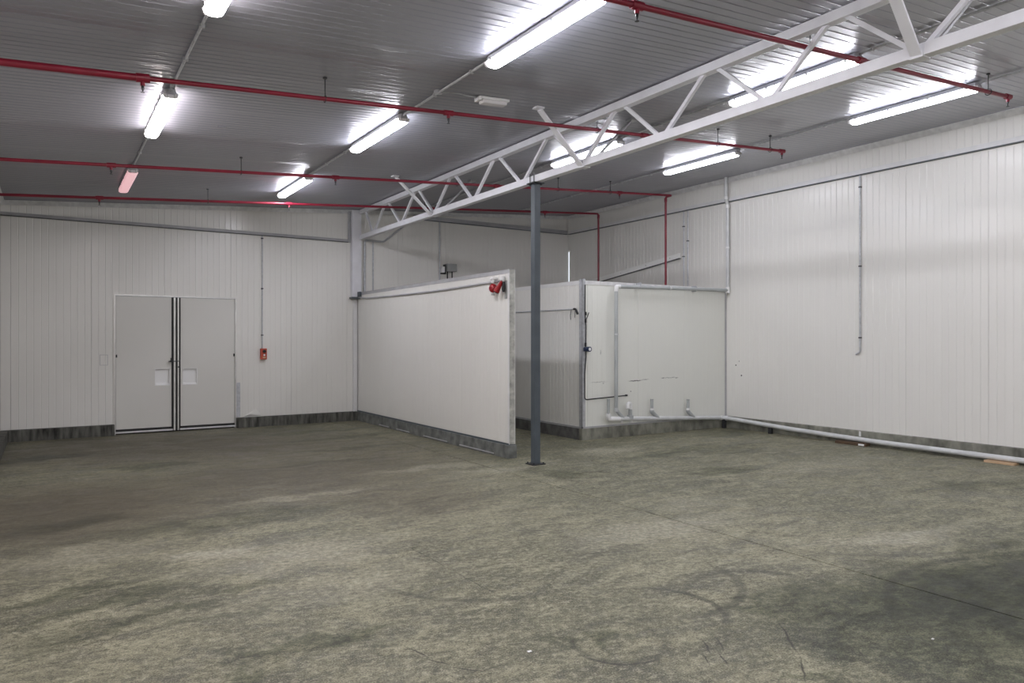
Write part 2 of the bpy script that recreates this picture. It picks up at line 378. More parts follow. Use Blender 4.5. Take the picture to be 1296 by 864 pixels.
for (a, b) in seams(5.0, YF, YB):
    if mesh2 and b-a > PITCH-.001:
        o = link(bpy.data.objects.new('wall_panel', mesh2), wl); o.location.y = a-a2; continue
    o = obj('wall_panel', ribbed((XL, 0, 0), (0, 1, 0), (0, 0, 1), (1, 0, 0), a, b, lambda u: .16, lambda u: ceil(XL)+.01), m_wall, wl, 'raw')
    if b-a > PITCH-.001: mesh2 = o.data; a2 = a
wf = struct('wall_front', box(BM(), XL-.1, XR+.1, YF-.1, YF-.012, -.05, 4.85), m_back)
for (a, b) in seams(.62, XL, XR):
    obj('wall_panel', ribbed((0, YF, 0), (1, 0, 0), (0, 0, 1), (0, 1, 0), a, b, lambda u: .16, lambda u: ceil(u)+.01), m_wall, wf, 'raw')

# coving flashings at the wall/ceiling joint
bm = BM(); s = .055
vs = []
for x in (XL, XR):
    z = ceil(x); vs.append([bm.verts.new(p) for p in ((x, YB-.004, z-.075), (x, YB-s, z-.012), (x, YB-s, z-.004), (x, YB-.001, z-.004))])
for k in range(4): bm.faces.new((vs[0][k], vs[0][(k+1) % 4], vs[1][(k+1) % 4], vs[1][k]))
bm.faces.new(vs[0][::-1]); bm.faces.new(vs[1])
struct('trim_1', bm, m_bright)
bm = BM(); z = ceil(XR)
prism(bm, [(XR-.004, z-.085), (XR-.06, z-.016), (XR-.06, z-.006), (XR-.001, z-.006)], YF, YB-.03, 'y'); struct('trim_2', bm, m_bright)
bm = BM(); z = ceil(XL)
prism(bm, [(XL+.004, z-.07), (XL+.055, z-.01), (XL+.055, z-.002), (XL+.001, z-.006)], YF, YB-.03, 'y'); struct('trim_3', bm, m_trim)
# vertical corner flashing beside the partition
struct('trim_4', box(BM(), 5.205, 5.285, YB-.045, YB-.001, .17, 2.47), m_trim)

# curbs (concrete upstands)
bm = BM()
for (x0, x1) in ((XL, DX0-.012), (DX1+.012, 5.27)): 
    box(bm, x0, x1, YB-.10, YB+.01, -.01, .185, bev=.008)
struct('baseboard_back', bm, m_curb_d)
bm = BM(); box(bm, 5.42, 7.25, YB-.10, YB+.01, -.01, .185, bev=.008); struct('baseboard_back_right', bm, m_curb_d)
bm = BM(); box(bm, XR-.075, XR+.01, YF, 9.10, -.01, .205, bev=.008); struct('baseboard_right', bm, m_curb)
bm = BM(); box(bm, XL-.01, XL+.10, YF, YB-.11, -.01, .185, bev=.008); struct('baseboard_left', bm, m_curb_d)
bm = BM(); box(bm, XL, XR, YF-.01, YF+.08, -.01, .185, bev=.008); struct('baseboard_front', bm, m_curb)

# ------------------------------------------------------------------ free-standing partition (end toward camera at y = 8.25)
PX0, PX1, PY0, PZ = 5.300, 5.395, 8.25, 2.585
pw = struct('wall_partition', box(BM(), PX0+.012, PX1-.012, PY0+.012, YB-.002, .19, PZ-.01), m_back)
for (a, b) in seams(9.643, PY0+.004, YB-.004):
    obj('wall_panel', ribbed((PX0, 0, 0), (0, 1, 0), (0, 0, 1), (-1, 0, 0), a, b, lambda u: .205, lambda u: PZ-.01), m_wall, pw, 'raw')
    obj('wall_panel', ribbed((PX1, 0, 0), (0, 1, 0), (0, 0, 1), (1, 0, 0), a, b, lambda u: .205, lambda u: PZ-.01), m_wall, pw, 'raw')
bm = BM(); box(bm, PX0-.003, PX1+.003, PY0-.004, PY0+.012, .19, PZ, bev=.001); obj('end_cap', bm, m_edge, pw)['label'] = 'scuffed grey end cap of the partition'
bm = BM(); box(bm, PX0-.004, PX0+.004, PY0-.005, PY0+.028, .19, PZ+.002); box(bm, PX1-.004, PX1+.004, PY0-.005, PY0+.028, .19, PZ+.002); obj('corner_strip', bm, m_trim, pw)
bm = BM(); box(bm, PX0-.006, PX1+.006, PY0-.006, YB-.004, PZ-.002, PZ+.006); box(bm, PX0-.006, PX0-.001, PY0-.006, YB-.004, PZ-.05, PZ); box(bm, PX1+.001, PX1+.006, PY0-.006, YB-.004, PZ-.05, PZ)
obj('top_channel', bm, m_rail, pw)
bm = BM(); box(bm, PX0-.008, PX1+.008, PY0-.002, YB-.004, .178, .204); obj('base_channel', bm, m_col, pw)
bm = BM(); box(bm, 5.272, 5.423, PY0-.012, YB-.002, -.01, .18, bev=.01)
struct('baseboard_partition', bm, mat('blue_grey_curb', (.145, .152, .142), .8, var=.45, vscale=7, bump=.5, bscale=40))
bm = BM()
for (a, b) in ((12.3, 12.75), (11.4, 11.95), (10.0, 10.85), (8.6, 9.6)):
    box(bm, 5.264, 5.280, a, b, .020, .036, bev=.004)
struct('trim_5', bm, m_rail)

# ------------------------------------------------------------------ cold room box
CX, CY, CZ = 7.28, 9.13, 2.565
cf = struct('wall_cold_room_front', box(BM(), CX+.012, XR-.002, CY+.012, CY+.08, .19, CZ-.005), m_back)
for (a, b) in seams(7.38, CX+.004, XR-.004):
    obj('wall_panel', ribbed((0, CY, 0), (1, 0, 0), (0, 0, 1), (0, -1, 0), a, b, lambda u: .205, lambda u: CZ-.01, gd=.0016), m_cold, cf, 'raw')
cs = struct('wall_cold_room_side', box(BM(), CX+.012, CX+.08, CY+.012, YB-.002, .19, CZ-.005), m_back)
for (a, b) in seams(9.2, CY+.004, YB-.004):
    obj('wall_panel', ribbed((CX, 0, 0), (0, 1, 0), (0, 0, 1), (-1, 0, 0), a, b, lambda u: .205, lambda u: CZ-.01), m_wall, cs, 'raw')
struct('roof_cold_room', box(BM(), CX+.002, XR-.006, CY+.002, YB-.004, CZ-.004, CZ+.02), m_wall)
bm = BM(); box(bm, CX-.006, XR-.01, CY-.007, CY, CZ-.035, CZ+.028); struct('trim_6', bm, m_bright)
bm = BM(); box(bm, CX-.007, CX, CY-.007, YB-.01, CZ-.035, CZ+.028); struct('trim_7', bm, m_trim)
bm = BM(); box(bm, CX-.012, CX+.05, CY-.012, CY-.007, .20, CZ+.05); box(bm, CX-.012, CX-.007, CY-.012, CY+.07, .20, CZ+.05); struct('trim_8', bm, m_galv)
bm = BM(); box(bm, CX-.02, XR-.01, CY-.02, CY+.0, .185, .215); box(bm, CX-.02, CX, CY-.02, YB-.01, .185, .215); struct('trim_9', bm, m_rail)
bm = BM(); box(bm, CX-.03, XR-.08, CY-.03, CY+.06, -.01, .188, bev=.008); struct('baseboard_cold_room_front', bm, m_curb)
bm = BM(); box(bm, CX-.028, CX+.05, CY+.0, YB-.1, -.01, .186, bev=.008); struct('baseboard_cold_room_side', bm, mat('dim_curb_concrete', (.12, .12, .115), .8, var=.4, vscale=7, bump=.4))
struct('trim_10', box(BM(), XR-.022, XR-.002, CY-.022, CY-.002, .2, CZ), m_rail)

# ------------------------------------------------------------------ double door
YD = YB+.035
bm = BM(); f = .018
box(bm, DX0-f, DX0+.006, YB-.016, YD+.03, 0, DZ+f); box(bm, DX1-.006, DX1+f, YB-.016, YD+.03, 0, DZ+f); box(bm, DX0-f, DX1+f, YB-.017, YD+.03, DZ-.004, DZ+f)
door = struct('door_1', bm, m_frame)
XM = 1.930
bm = BM(); box(bm, DX0+.01, DX1-.01, YD+.02, YD+.05, .0, DZ-.006); obj('door_backing', bm, m_rubber, door)
for (x0, x1, hx0, hx1) in ((DX0+.012, 1.852, 1.597, 1.815), (1.998, DX1-.012, 2.045, 2.262)):
    zb_, zt_, h0, h1 = .085, DZ-.012, .835, 1.110
    bm = BM()   # leaf face as a frame of boxes around the recessed pull
    box(bm, x0, hx0, YD-.03, YD+.02, zb_, zt_); box(bm, hx1, x1, YD-.03, YD+.02, zb_, zt_)
    box(bm, hx0, hx1, YD-.03, YD+.02, zb_, h0); box(bm, hx0, hx1, YD-.03, YD+.02, h1, zt_)
    lf = obj('door_leaf', bm, m_door, door)
    bm = BM()
    box(bm, hx0, hx1, YD+.002, YD+.006, h0, h1)
    vs = [bm.verts.new(p) for p in ((hx0, YD-.029, h0), (hx1, YD-.029, h0), (hx1, YD+.002, h0+.028), (hx0, YD+.002, h0+.028))]; bm.faces.new(vs)
    for (a, b, cc, d) in ((hx0-.012, hx0, h0-.012, h1+.012), (hx1, hx1+.012, h0-.012, h1+.012)): box(bm, a, b, YD-.034, YD-.028, cc, d)
    for (cc, d) in ((h0-.012, h0), (h1, h1+.012)): box(bm, hx0, hx1, YD-.034, YD-.028, cc, d)
    obj('recessed_pull', bm, m_white, lf)
    bm = BM(); box(bm, x0, x1, YD-.045, YD-.028, .052, .09); obj('bottom_seal', bm, m_rubber, lf)
    bm = BM(); box(bm, x0-.01, x1+.02, YD-.055, YD-.02, .022, .05, bev=.002); obj('threshold_strip', bm, m_bright, lf)
for (x0, x1) in ((1.852, 1.884), (1.916, 1.946), (1.972, 1.998)):
    bm = BM(); box(bm, x0, x1, YD-.044, YD+.0, .05, DZ-.014, bev=.004); obj('gasket', bm, m_rubber, door)
for (x0, x1) in ((1.885, 1.915), (1.947, 1.971)):
    bm = BM(); box(bm, x0, x1, YD-.052, YD+.0, .022, DZ-.014, bev=.003); obj('closing_strip', bm, m_frame, door)
bm = BM(); box(bm, 1.825, 1.86, YD-.075, YD-.03, 1.235, 1.262, bev=.003); box(bm, 1.80, 1.98, YD-.08, YD-.062, 1.242, 1.256, bev=.002); rod(bm, (1.838, YD-.07, 1.25), (1.838, YD-.07, 1.31), .008, 8)
box(bm, 1.951, 1.975, YD-.075, YD-.03, 1.135, 1.16); obj('latch', bm, m_dark, door)
for x in (DX0+.018, DX1-.022):
    bm = BM(); box(bm, x-.012, x+.012, YD-.06, YD-.02, 1.325, 1.375, bev=.003); obj('hinge', bm, m_dark, door)
# dark kick plate, bent sheet edge and plate marks belonging to the back wall
bm = BM(); box(bm, DX1+.02, 3.018, YB-.012, YB-.001, .19, .836, bev=.002); obj('kick_plate', bm, m_galv, wb)['label'] = 'grey metal guard strip beside the door'
bm = BM()
vs = [bm.verts.new(p) for p in ((3.08, YB-.004, .20), (3.42, YB-.004, .20), (3.30, YB-.004, .335), (3.18, YB-.035, .235))]
for t in ((0, 1, 3), (1, 2, 3), (2, 0, 3)): bm.faces.new([vs[i] for i in t])
obj('bent_sheet_edge', bm, m_wall, wb)['label'] = 'bulged panel edge just above the curb'
bm = BM(); x0, x1, z0, z1 = .745, .862, 1.195, 1.375
for q in ((x0, x1, z1-.006, z1), (x0, x1, z0, z0+.006), (x0, x0+.006, z0, z1), (x1-.006, x1, z0, z1)): box(bm, q[0], q[1], YB-.004, YB-.0005, q[2], q[3])
obj('outline_plate', bm, m_rail, wb)
bm = BM(); box(bm, 5.06, 5.13, YB-.006, YB-.0005, 2.86, 3.06, bev=.001); obj('patch_plate', bm, m_wall, wb)

# ------------------------------------------------------------------ steel truss
TX = 5.345; cw = .09; ZB, ZT = 3.712, 4.222
tr = empty('roof_truss', (TX, 7.0, ZB-.045), 'white painted steel lattice truss spanning under the ceiling from the back wall past the camera', 'truss')
TY0, TY1 = -6.6, 13.868
bm = BM(); box(bm, TX-cw/2, TX+cw/2, TY0, TY1, ZB-.045, ZB+.045, bev=.004); obj('bottom_chord', bm, m_truss, tr)
bm = BM(); box(bm, TX-cw/2, TX+cw/2, TY0, TY1, ZT-.045, ZT+.040, bev=.004); obj('top_chord', bm, m_truss, tr)
bot = [2.771+1.3055*k for k in range(-6, 9)]
for yb in bot:
    for dy in (-.57, .57):
        yt = yb+dy
        if yt > 13.5: yt = 13.62
        bm = BM(); y1 = yb+(.05 if dy > 0 else -.05)
        bar(bm, (TX, y1, ZB+.03), (TX, yt, ZT-.03), .036, .036); obj('web_member', bm, m_truss, tr)
for yb in (2.771, 6.671, 10.62):
    for sx, xe in ((-1, 4.64), (1, 6.0)):
        bm = BM(); ze = ceil(xe)-.03
        x_s = TX+sx*.05
        bar(bm, (x_s, yb, ZB-.03), (xe, yb-.09, ze), .078 if sx < 0 else .05, .02, (0, 1, 0))
        box(bm, -.05, .05, -.05, .05, -.006, .012, Matrix.Translation((xe+sx*.02, yb-.09, ceil(xe)-.016)))
        obj('knee_brace', bm, m_truss if sx < 0 else m_rail, tr)
    bm = BM(); box(bm, TX-cw/2-.008, TX+cw/2+.008, yb-.05, yb+.05, ZB-.055, ZB+.04, bev=.002); obj('splice_plate', bm, m_truss, tr)
# column under the truss
cl = empty('steel_column', (TX, 7.68, 0), 'slim blue-grey square steel column propping the truss beside the partition end', 'column')
bm = BM(); box(bm, TX-.045, TX+.045, 7.635, 7.725, .012, ZB-.062, bev=.006); obj('shaft', bm, m_col, cl)
bm = BM(); box(bm, TX-.10, TX+.10, 7.59, 7.77, 0, .014, bev=.003); bp_ = obj('base_plate', bm, m_dark, cl)
bm = BM(); box(bm, TX-.085, TX+.085, 7.595, 7.765, ZB-.062, ZB-.047, bev=.002); obj('cap_plate', bm, m_dark, cl)
for dx in (-.057, .057):
    for dy in (-.045, .045):
        bm = BM(); rod(bm, (TX+dx, 7.68+dy, ZB-.08), (TX+dx, 7.68+dy, ZB+.075), .006, 8); rod(bm, (TX+dx, 7.68+dy, ZB-.08), (TX+dx, 7.68+dy, ZB-.064), .012, 6); obj('clamp_bolt', bm, m_dark, cl)
for dx in (-.075, .075):
    for dy in (-.07, .07):
        bm = BM(); rod(bm, (TX+dx, 7.68+dy, .012), (TX+dx, 7.68+dy, .03), .009, 6); obj('anchor_bolt', bm, m_dark, cl)
# wall post that carries the truss
wp = empty('wall_post', (5.25, 13.92, 2.5), 'white boxed steel post on the back wall carrying the far end of the truss', 'post')
bm = BM(); prism(bm, [(5.155, 2.50), (5.350, 2.50), (5.350, ceil(5.35)-.012), (5.155, ceil(5.155)-.012)], 13.872, YB-.002, 'y'); obj('shaft', bm, m_truss, wp)
bm = BM(); box(bm, 5.13, 5.41, 13.80, YB-.002, 2.462, 2.497, bev=.002); obj('bearing_plate', bm, m_col, wp)
bm = BM(); box(bm, 5.10, 5.148, 13.94, YB-.002, 3.60, ceil(5.1)-.02); obj('side_channel', bm, m_rail, wp)

# ------------------------------------------------------------------ wall rails (girts)
def rail(x0, x1, z0, z1, d=.05, lab='', where='back'):
    bm = BM()
    if where == 'back':
        box(bm, x0, x1, YB-d, YB-.001, z0, z1, bev=.003); box(bm, x0, x1, YB-d-.012, YB-.002, z0-.008, z0+.004)
    else:
        box(bm, XR-d, XR-.001, x0, x1, z0, z1, bev=.003); box(bm, XR-d-.012, XR-.002, x0, x1, z0-.008, z0+.004)
    return bm
def rail_thing(name, bm1, bm2, m1, m2, lab, cat, loc):
    e = empty(name, loc, lab, cat, 'steel rails fixed along the walls')
    obj('rail', bm1, m1, e); obj('lower_lip', bm2, m2, e); return e
rail_thing('wall_rail', box(BM(), XL+.002, 5.098, YB-.03, YB-.001, 3.612, 3.665, bev=.003), box(BM(), XL+.002, 5.098, YB-.045, YB-.002, 3.603, 3.611),
           m_rail, m_dark, 'grey steel rail along the back wall above the double door', 'rail', (2, YB, 3.6))
rail_thing('wall_rail', box(BM(), 6.55, XR-.07, YB-.05, YB-.001, 4.215, 4.30, bev=.003), box(BM(), 6.55, XR-.07, YB-.06, YB-.002, 4.203, 4.213),
           m_rail, m_col, 'grey steel rail high on the back wall behind the partition', 'rail', (8.6, YB, 4.2))
rail_thing('wall_rail', box(BM(), XR-.055, XR-.001, YF, YB-.06, 4.215, 4.285, bev=.003), box(BM(), XR-.066, XR-.002, YF, YB-.06, 4.203, 4.213),
           m_trim, m_col, 'long white rail running high along the right wall', 'rail', (XR, 6, 4.2))

# ------------------------------------------------------------------ light fittings
def trapz(bm, w0, w1, z0, z1, y0, y1, endin):
    """tapered tray: width w0 at z0 (upper), w1 at z1 (lower)"""
    def ringv(w_, z, yy0, yy1, ch):
        h = w_/2
        return [bm.verts.new(p) for p in ((-h, yy0+ch, z), (-h+ch, yy0, z), (h-ch, yy0, z), (h, yy0+ch, z), (h, yy1-ch, z), (h-ch, yy1, z), (-h+ch, yy1, z), (-h, yy1-ch, z))]
    zm = z1+(z0-z1)*.25
    R = [ringv(w0, z0, y0, y1, .025), ringv(w0*.35+w1*.65, zm, y0+endin*.6, y1-endin*.6, .025), ringv(w1*.78, z1, y0+endin, y1-endin, .02)]
    for a, b in zip(R, R[1:]):
        for k in range(8): bm.faces.new((a[k], a[(k+1) % 8], b[(k+1) % 8], b[k]))
    bm.faces.new(R[0]); bm.faces.new(R[-1][::-1]); return bm
def make_light(mt_d, label):
    e = empty('fluorescent_light', (0, 0, 0), label, 'light', 'fluorescent battens in rows on the ceiling')
    obj('housing', trapz(BM(), .088, .138, -.002, -.057, -.765, .765, -.012), m_house, e)
    obj('diffuser', trapz(BM(), .132, .112, -.058, -.103, -.750, .750, .010), mt_d, e, True)
    for sy in (-1, 1):
        bm = BM(); trapz(bm, .136, .108, -.05, -.092, min(sy*.748, sy*.772), max(sy*.748, sy*.772), .004); obj('end_cap', bm, m_clear, e)
        bm = BM(); rod(bm, (0, sy*.76, -.024), (0, sy*.80, -.022), .011, 10); obj('cable_gland', bm, m_house, e)
    for sx in (-1, 1):
        for y in (-.66, -.24, .24, .66):
            bm = BM(); bar(bm, (sx*.071, y, -.028), (sx*.067, y, -.078), .022, .006, (0, 1, 0)); obj('clip', bm, m_clip, e)
    for dx in (-.03, .03):
        bm = BM(); bar(bm, (dx, -.772, -.05), (dx, -.765, -.095), .010, .006); obj('end_clip', bm, m_clip, e)
    return e
def dup(root, loc, label, group=None):
    r = root.copy(); C.objects.link(r); r.location = loc; r['label'] = label
    if group: r['group'] = group
    for ch in [o for o in bpy.data.objects if o.parent == root]:
        c_ = ch.copy(); C.objects.link(c_); c_.parent = r; c_.matrix_parent_inverse = Matrix()
    return r
R1, R2, R3, R4 = .96, 3.31, 6.49, 8.79
Y1, Y2, Y3 = 4.69, 8.08, 11.52
protos = {}
def place(mt_d, x, y, label):
    k = mt_d.name; loc = (x, y, ceil(x)-.0055)
    if k not in protos:
        protos[k] = make_light(mt_d, label); o = protos[k]; o.location = loc
    else: o = dup(protos[k], loc, label)
    o.rotation_euler = (0, -SL, 0); return o
# dup() must see children with identity inverse: prototypes are made at the origin
place(m_cool, R2, Y1, 'largest lit fluorescent batten, top centre, next to the nearest red pipe')
place(m_cool, R2, Y2, 'lit fluorescent batten in the middle of the centre-left row')
place(m_cool, R2, Y3, 'lit fluorescent batten at the far end of the centre-left row, above the back wall')
place(m_warm, R1, 4.56, 'lit fluorescent batten at the top left, cut off by the frame')
place(m_warm, R1, Y2+.02, 'lit fluorescent batten at the left, between two red pipes')
place(m_dim, R1, Y3+.08, 'failing fluorescent batten glowing dull pink near the back wall')
place(m_cool3, R3, Y1, 'lit fluorescent batten seen through the nearest truss bays, upper right')
place(m_cool3, R3, Y2, 'lit fluorescent batten half hidden behind the truss bottom chord, centre')
place(m_cool4, R4, Y1-.02, 'lit fluorescent batten nearest the right wall, longest of the two there')
place(m_cool4, R4, Y2-.06, 'lit fluorescent batten above the cold room front, near the right wall')
for y, ny in ((1.25, 'level with'), (-2.1, 'well behind'), (-5.4, 'added far behind')):  # unseen rows; the farthest is added to even out light on walls and floor
    for x, mm, nx in ((R1, m_warm, 'leftmost'), (R2, m_cool, 'centre-left'), (R3, m_cool3, 'centre-right'), (R4, m_cool4, 'rightmost')):
        place(mm, x, y, 'lit fluorescent batten of the %s row, %s the camera and out of view' % (nx, ny))

# emergency bulkhead
eb = empty('emergency_light', (3.97, 6.50, ceil(3.97)), 'unlit white emergency bulkhead light on the ceiling left of the truss', 'light')
eb.rotation_euler = (0, -SL, 0)
Mr = Matrix.Translation(eb.location) @ Matrix.Rotation(-SL, 4, 'Y')
def at(bm, M=Mr): bmesh.ops.transform(bm, matrix=M, verts=bm.verts); return bm
bpy.context.view_layer.update()
obj('body', at(box(BM(), -.18, .18, -.055, .055, -.03, -.001, bev=.006)), m_white, eb)
obj('lens', at(box(BM(), -.15, .15, -.048, .048, -.07, -.028, bev=.014)), m_clear, eb, True)
obj('end_clamp', at(box(BM(), -.2, -.165, -.05, .05, -.045, -.004, bev=.004)), m_white, eb)

# conduits on the ceiling along each light row
def saddle(bm, x, y, z): box(bm, x-.02, x+.02, y-.012, y+.012, z-.018, z+.012, bev=.002)
for (x, segs, lab) in ((R1, ((-1.3, .5), (2.0, 3.78), (5.4, 7.28), (8.9, 10.78)), 'grey conduit on the ceiling linking the leftmost row of battens'),
                       (R2, ((-1.3, .5), (2.0, 3.9), (5.5, 7.28), (8.88, 10.72)), 'grey conduit on the ceiling linking the centre-left row of battens'),
                       (R3, ((-1.3, .5), (2.0, 3.9), (5.5, 7.28), (8.88, 13.3)), 'grey conduit on the ceiling linking the battens behind the truss'),
                       (R4, ((-1.3, .5), (2.0, 3.9), (5.5, 7.2), (8.82, 13.3)), 'grey conduit on the ceiling linking the row nearest the right wall')):
    z = ceil(x)-.022
    e = empty('ceiling_conduit', (x, 4.0, z), lab, 'conduit', 'conduits along the light rows')
    for a, b in segs:
        bm = BM(); rod(bm, (x, a, z), (x, b, z), .0125, 8); obj('tube', bm, m_galv, e)
        k = a+.3
        while k < b:
            bm = BM(); saddle(bm, x, k, z); obj('saddle', bm, m_galv, e); k += .75
bm = BM(); rod(bm, (R2, 6.48, ceil(R2)-.028), (R2, 6.48, ceil(R2)-.001), .045, 12); tag(obj('junction_box', bm, m_galv), 'small round junction box on the conduit beside the emergency light', 'box')
bm = BM(); tube(bm, fillet([(R2+.04, 6.48, ceil(R2)-.012), (3.5, 6.44, ceil(3.5)-.010), (3.65, 6.49, ceil(3.65)-.010), (3.79, 6.49, ceil(3.79)-.012)], .08), .006, 6)
tag(obj('cable', bm, m_galv), 'thin grey cable from the junction box to the emergency light', 'cable')
bm = BM(); box(bm, 1.60, 1.68, 8.49, 8.53, ceil(1.64)-.012, ceil(1.64)+.002, bev=.004); obj('ceiling_patch', bm, m_ceil, ce)

# ------------------------------------------------------------------ red sprinkler pipes
def pz(x, off=.2): return ceil(x)-off
def sprinkler_line(Y, x0, x1, lab, heads, hangers, r0=.030, r1=.020, step=None, drop=None, tee_only=()):
    e = empty('sprinkler_pipe', (x0, Y, pz(x0)), lab, 'pipe', 'red sprinkler pipes under the ceiling')
    if step:
        for i, (a, b, r) in enumerate(((x0, step, r0), (step, x1, r1))):
            bm = BM(); rod(bm, (a, Y, pz(a)), (b, Y, pz(b)), r, 14); obj('pipe_run', bm, m_red, e, True)
    elif drop:
        dx, dy, zb_ = drop
        bm = BM(); pts = [(x0, Y, pz(x0)), (x1, Y, pz(x1))]
        if dy: pts.append((x1, Y+dy, pz(x1)))
        pts.append((x1, Y+dy, zb_)); tube(bm, fillet(pts, .05), r1, 12); obj('pipe_run', bm, m_red, e, True)
        bm = BM(); rod(bm, (x1, Y+dy, pz(x1)-.10), (x1, Y+dy, pz(x1)-.03), r1+.007, 12); obj('elbow_collar', bm, m_red, e, True)
    else:
        bm = BM(); rod(bm, (x0, Y, pz(x0)), (x1, Y, pz(x1)), r1, 12); obj('pipe_run', bm, m_red, e, True)
    for x in heads:
        z = pz(x); r = (r0 if step and x <= step else r1)
        bm = BM(); rod(bm, (x-.05, Y, pz(x-.05)), (x+.05, Y, pz(x+.05)), r+.009, 12); rod(bm, (x, Y, z-.01), (x, Y, z-r-.035), .018, 10)
        t = obj('tee', bm, m_red, e, True)
        bm = BM(); rod(bm, (x, Y, z-r-.034), (x, Y, z-r-.052), .011, 8); rod(bm, (x, Y, z-r-.052), (x, Y, z-r-.085), .004, 6); rod(bm, (x, Y, z-r-.085), (x, Y, z-r-.088), .016, 10)
        for sx in (-1, 1): rod(bm, (x+sx*.011, Y, z-r-.052), (x, Y, z-r-.082), .0025, 5)
        obj('sprinkler_head', bm, m_dark, t)
    for x in hangers:
        bm = BM(); rod(bm, (x, Y, pz(x)+.02), (x, Y, ceil(x)), .005, 6); rod(bm, (x, Y, ceil(x)-.014), (x, Y, ceil(x)), .02, 8)
        h = obj('hanger_rod', bm, m_dark, e)
        bm = BM(); tube(bm, [(x+.0, Y+math.cos(a)*(r1+.012), pz(x)+math.sin(a)*(r1+.012)) for a in [k*math.pi/8 for k in range(17)]], .004, 5); obj('clamp_ring', bm, m_dark, h)
    return e
HD = (.65, 3.45, 6.15, 8.80); HG = (2.16, 5.42, 8.58)
sprinkler_line(3.72, 3.05, 9.06, 'nearest red sprinkler pipe, upper right, passing under the truss', (3.45, 6.17, 9.04), (5.42, 8.58), r1=.022)
sprinkler_line(6.52, XL+.02, 8.86, 'second red sprinkler pipe, thick at the left end, crossing above the emergency light', (.65, 3.45, 6.17, 8.84), HG+(7.5,), r0=.029, r1=.020, step=.65)
sprinkler_line(9.95, XL+.02, 10.13, 'third red sprinkler pipe, ending in a drop into the cold room nearest the right wall', HD, HG+(7.4,), r1=.021, drop=(0, .16, 2.54))
sprinkler_line(12.30, XL+.02, 10.26, 'farthest red sprinkler pipe, close to the back wall, with the drop nearer the corner', HD, (2.16, 6.0, 8.58), r1=.021, drop=(0, 0, 2.54))

# ------------------------------------------------------------------ conduits and boxes on the walls
def cond(name, pts, r, mt_, lab, cat='conduit', clips=(), fil=.03, group=None, clip_r=None):
    e = empty(name, pts[0], lab, cat, group)
    bm = BM(); tube(bm, fillet(pts, fil) if len(pts) > 2 else pts, r, 10); obj('tube', bm, mt_, e, True)
    for p in clips:
        bm = BM(); q = clip_r or r+.008; box(bm, p[0]-q, p[0]+q, p[1]-q, p[1]+q, p[2]-.010, p[2]+.010, bev=.002); obj('clip', bm, m_dark, e)
    return e
cond('wall_conduit', [(3.412, YB-.02, 3.60), (3.412, YB-.02, 1.46)], .012, m_galv, 'thin grey conduit dropping from the rail to the orange switch box', clips=[(3.412, YB-.02, z) for z in (3.55, 2.6, 1.72)])
cond('wall_conduit', [(XR-.018, 6.46, 4.20), (XR-.018, 6.46, 1.43), (XR-.018, 6.53, 1.40)], .014, m_galv, 'thin grey conduit hanging down the middle of the right wall', clips=[(XR-.018, 6.46, z) for z in (4.02, 2.78, 1.66)], clip_r=.018)
cond('wall_conduit', [(5.455, YB-.02, 2.55), (5.455, YB-.02, 3.67), (5.87, YB-.02, 3.67), (6.58, YB-.02, 4.25)], .020, m_galv, 'dark grey conduit beside the wall post that kinks up to the back rail', fil=.04)
cond('wall_conduit', [(5.635, YB-.016, 2.45), (5.635, YB-.016, 3.66)], .014, m_galv, 'short vertical conduit just right of the wall post behind the partition')
cond('wall_conduit', [(7.17, YB-.02, 2.3), (7.17, YB-.02, 4.205)], .016, m_galv, 'vertical grey conduit beside the small grey box on the back wall')
cond('wall_conduit', [(XR-.02, 10.17, 2.585), (XR-.02, 10.17, 4.20)], .013, m_galv, 'left one of two thin conduits on the right wall above the cold room', clips=[(XR-.02, 10.17, z) for z in (3.9, 3.3)])
cond('wall_conduit', [(XR-.02, 10.06, 2.585), (XR-.02, 10.06, 4.20)], .013, m_galv, 'right one of two thin conduits on the right wall above the cold room', clips=[(XR-.02, 10.06, z) for z in (3.6,)])
# orange switch box
sb = empty('switch_box', (3.43, YB-.002, 1.36), 'small orange-red switch box on the back wall right of the door', 'switch')
bm = BM(); box(bm, 3.372, 3.488, YB-.075, YB-.002, 1.262, 1.468, bev=.008); obj('case', bm, m_orange, sb)
bm = BM(); rod(bm, (3.437, YB-.072, 1.415), (3.437, YB-.105, 1.415), .030, 14); obj('knob', bm, m_rubber, sb, True)
bm = BM(); rod(bm, (3.437, YB-.072, 1.345), (3.437, YB-.088, 1.345), .018, 12); obj('lamp', bm, m_white, sb, True)
bm = BM(); box(bm, 3.41, 3.465, YB-.079, YB-.073, 1.285, 1.315); obj('label_plate', bm, m_wood, sb)
# grey isolator pair on back wall
gb = empty('isolator_box', (7.37, YB-.002, 3.2), 'grey isolator box with a small white box, on the back wall over the partition', 'box')
bm = BM(); box(bm, 7.30, 7.535, YB-.14, YB-.002, 3.13, 3.295, bev=.008); obj('case', bm, m_grey, gb)
bm = BM(); box(bm, 7.195, 7.268, YB-.09, YB-.002, 3.10, 3.23, bev=.005); obj('small_case', bm, m_white, gb)
for x in (7.335, 7.45):
    bm = BM(); rod(bm, (x, YB-.07, 2.5), (x, YB-.07, 3.135), .014, 8); obj('cable_tail', bm, m_rubber, gb)
bm = BM(); box(bm, 7.185, 7.31, YB-.06, YB-.004, 3.07, 3.092); box(bm, 7.262, 7.285, YB-.10, YB-.004, 3.08, 3.28); obj('bracket', bm, m_dark, gb)
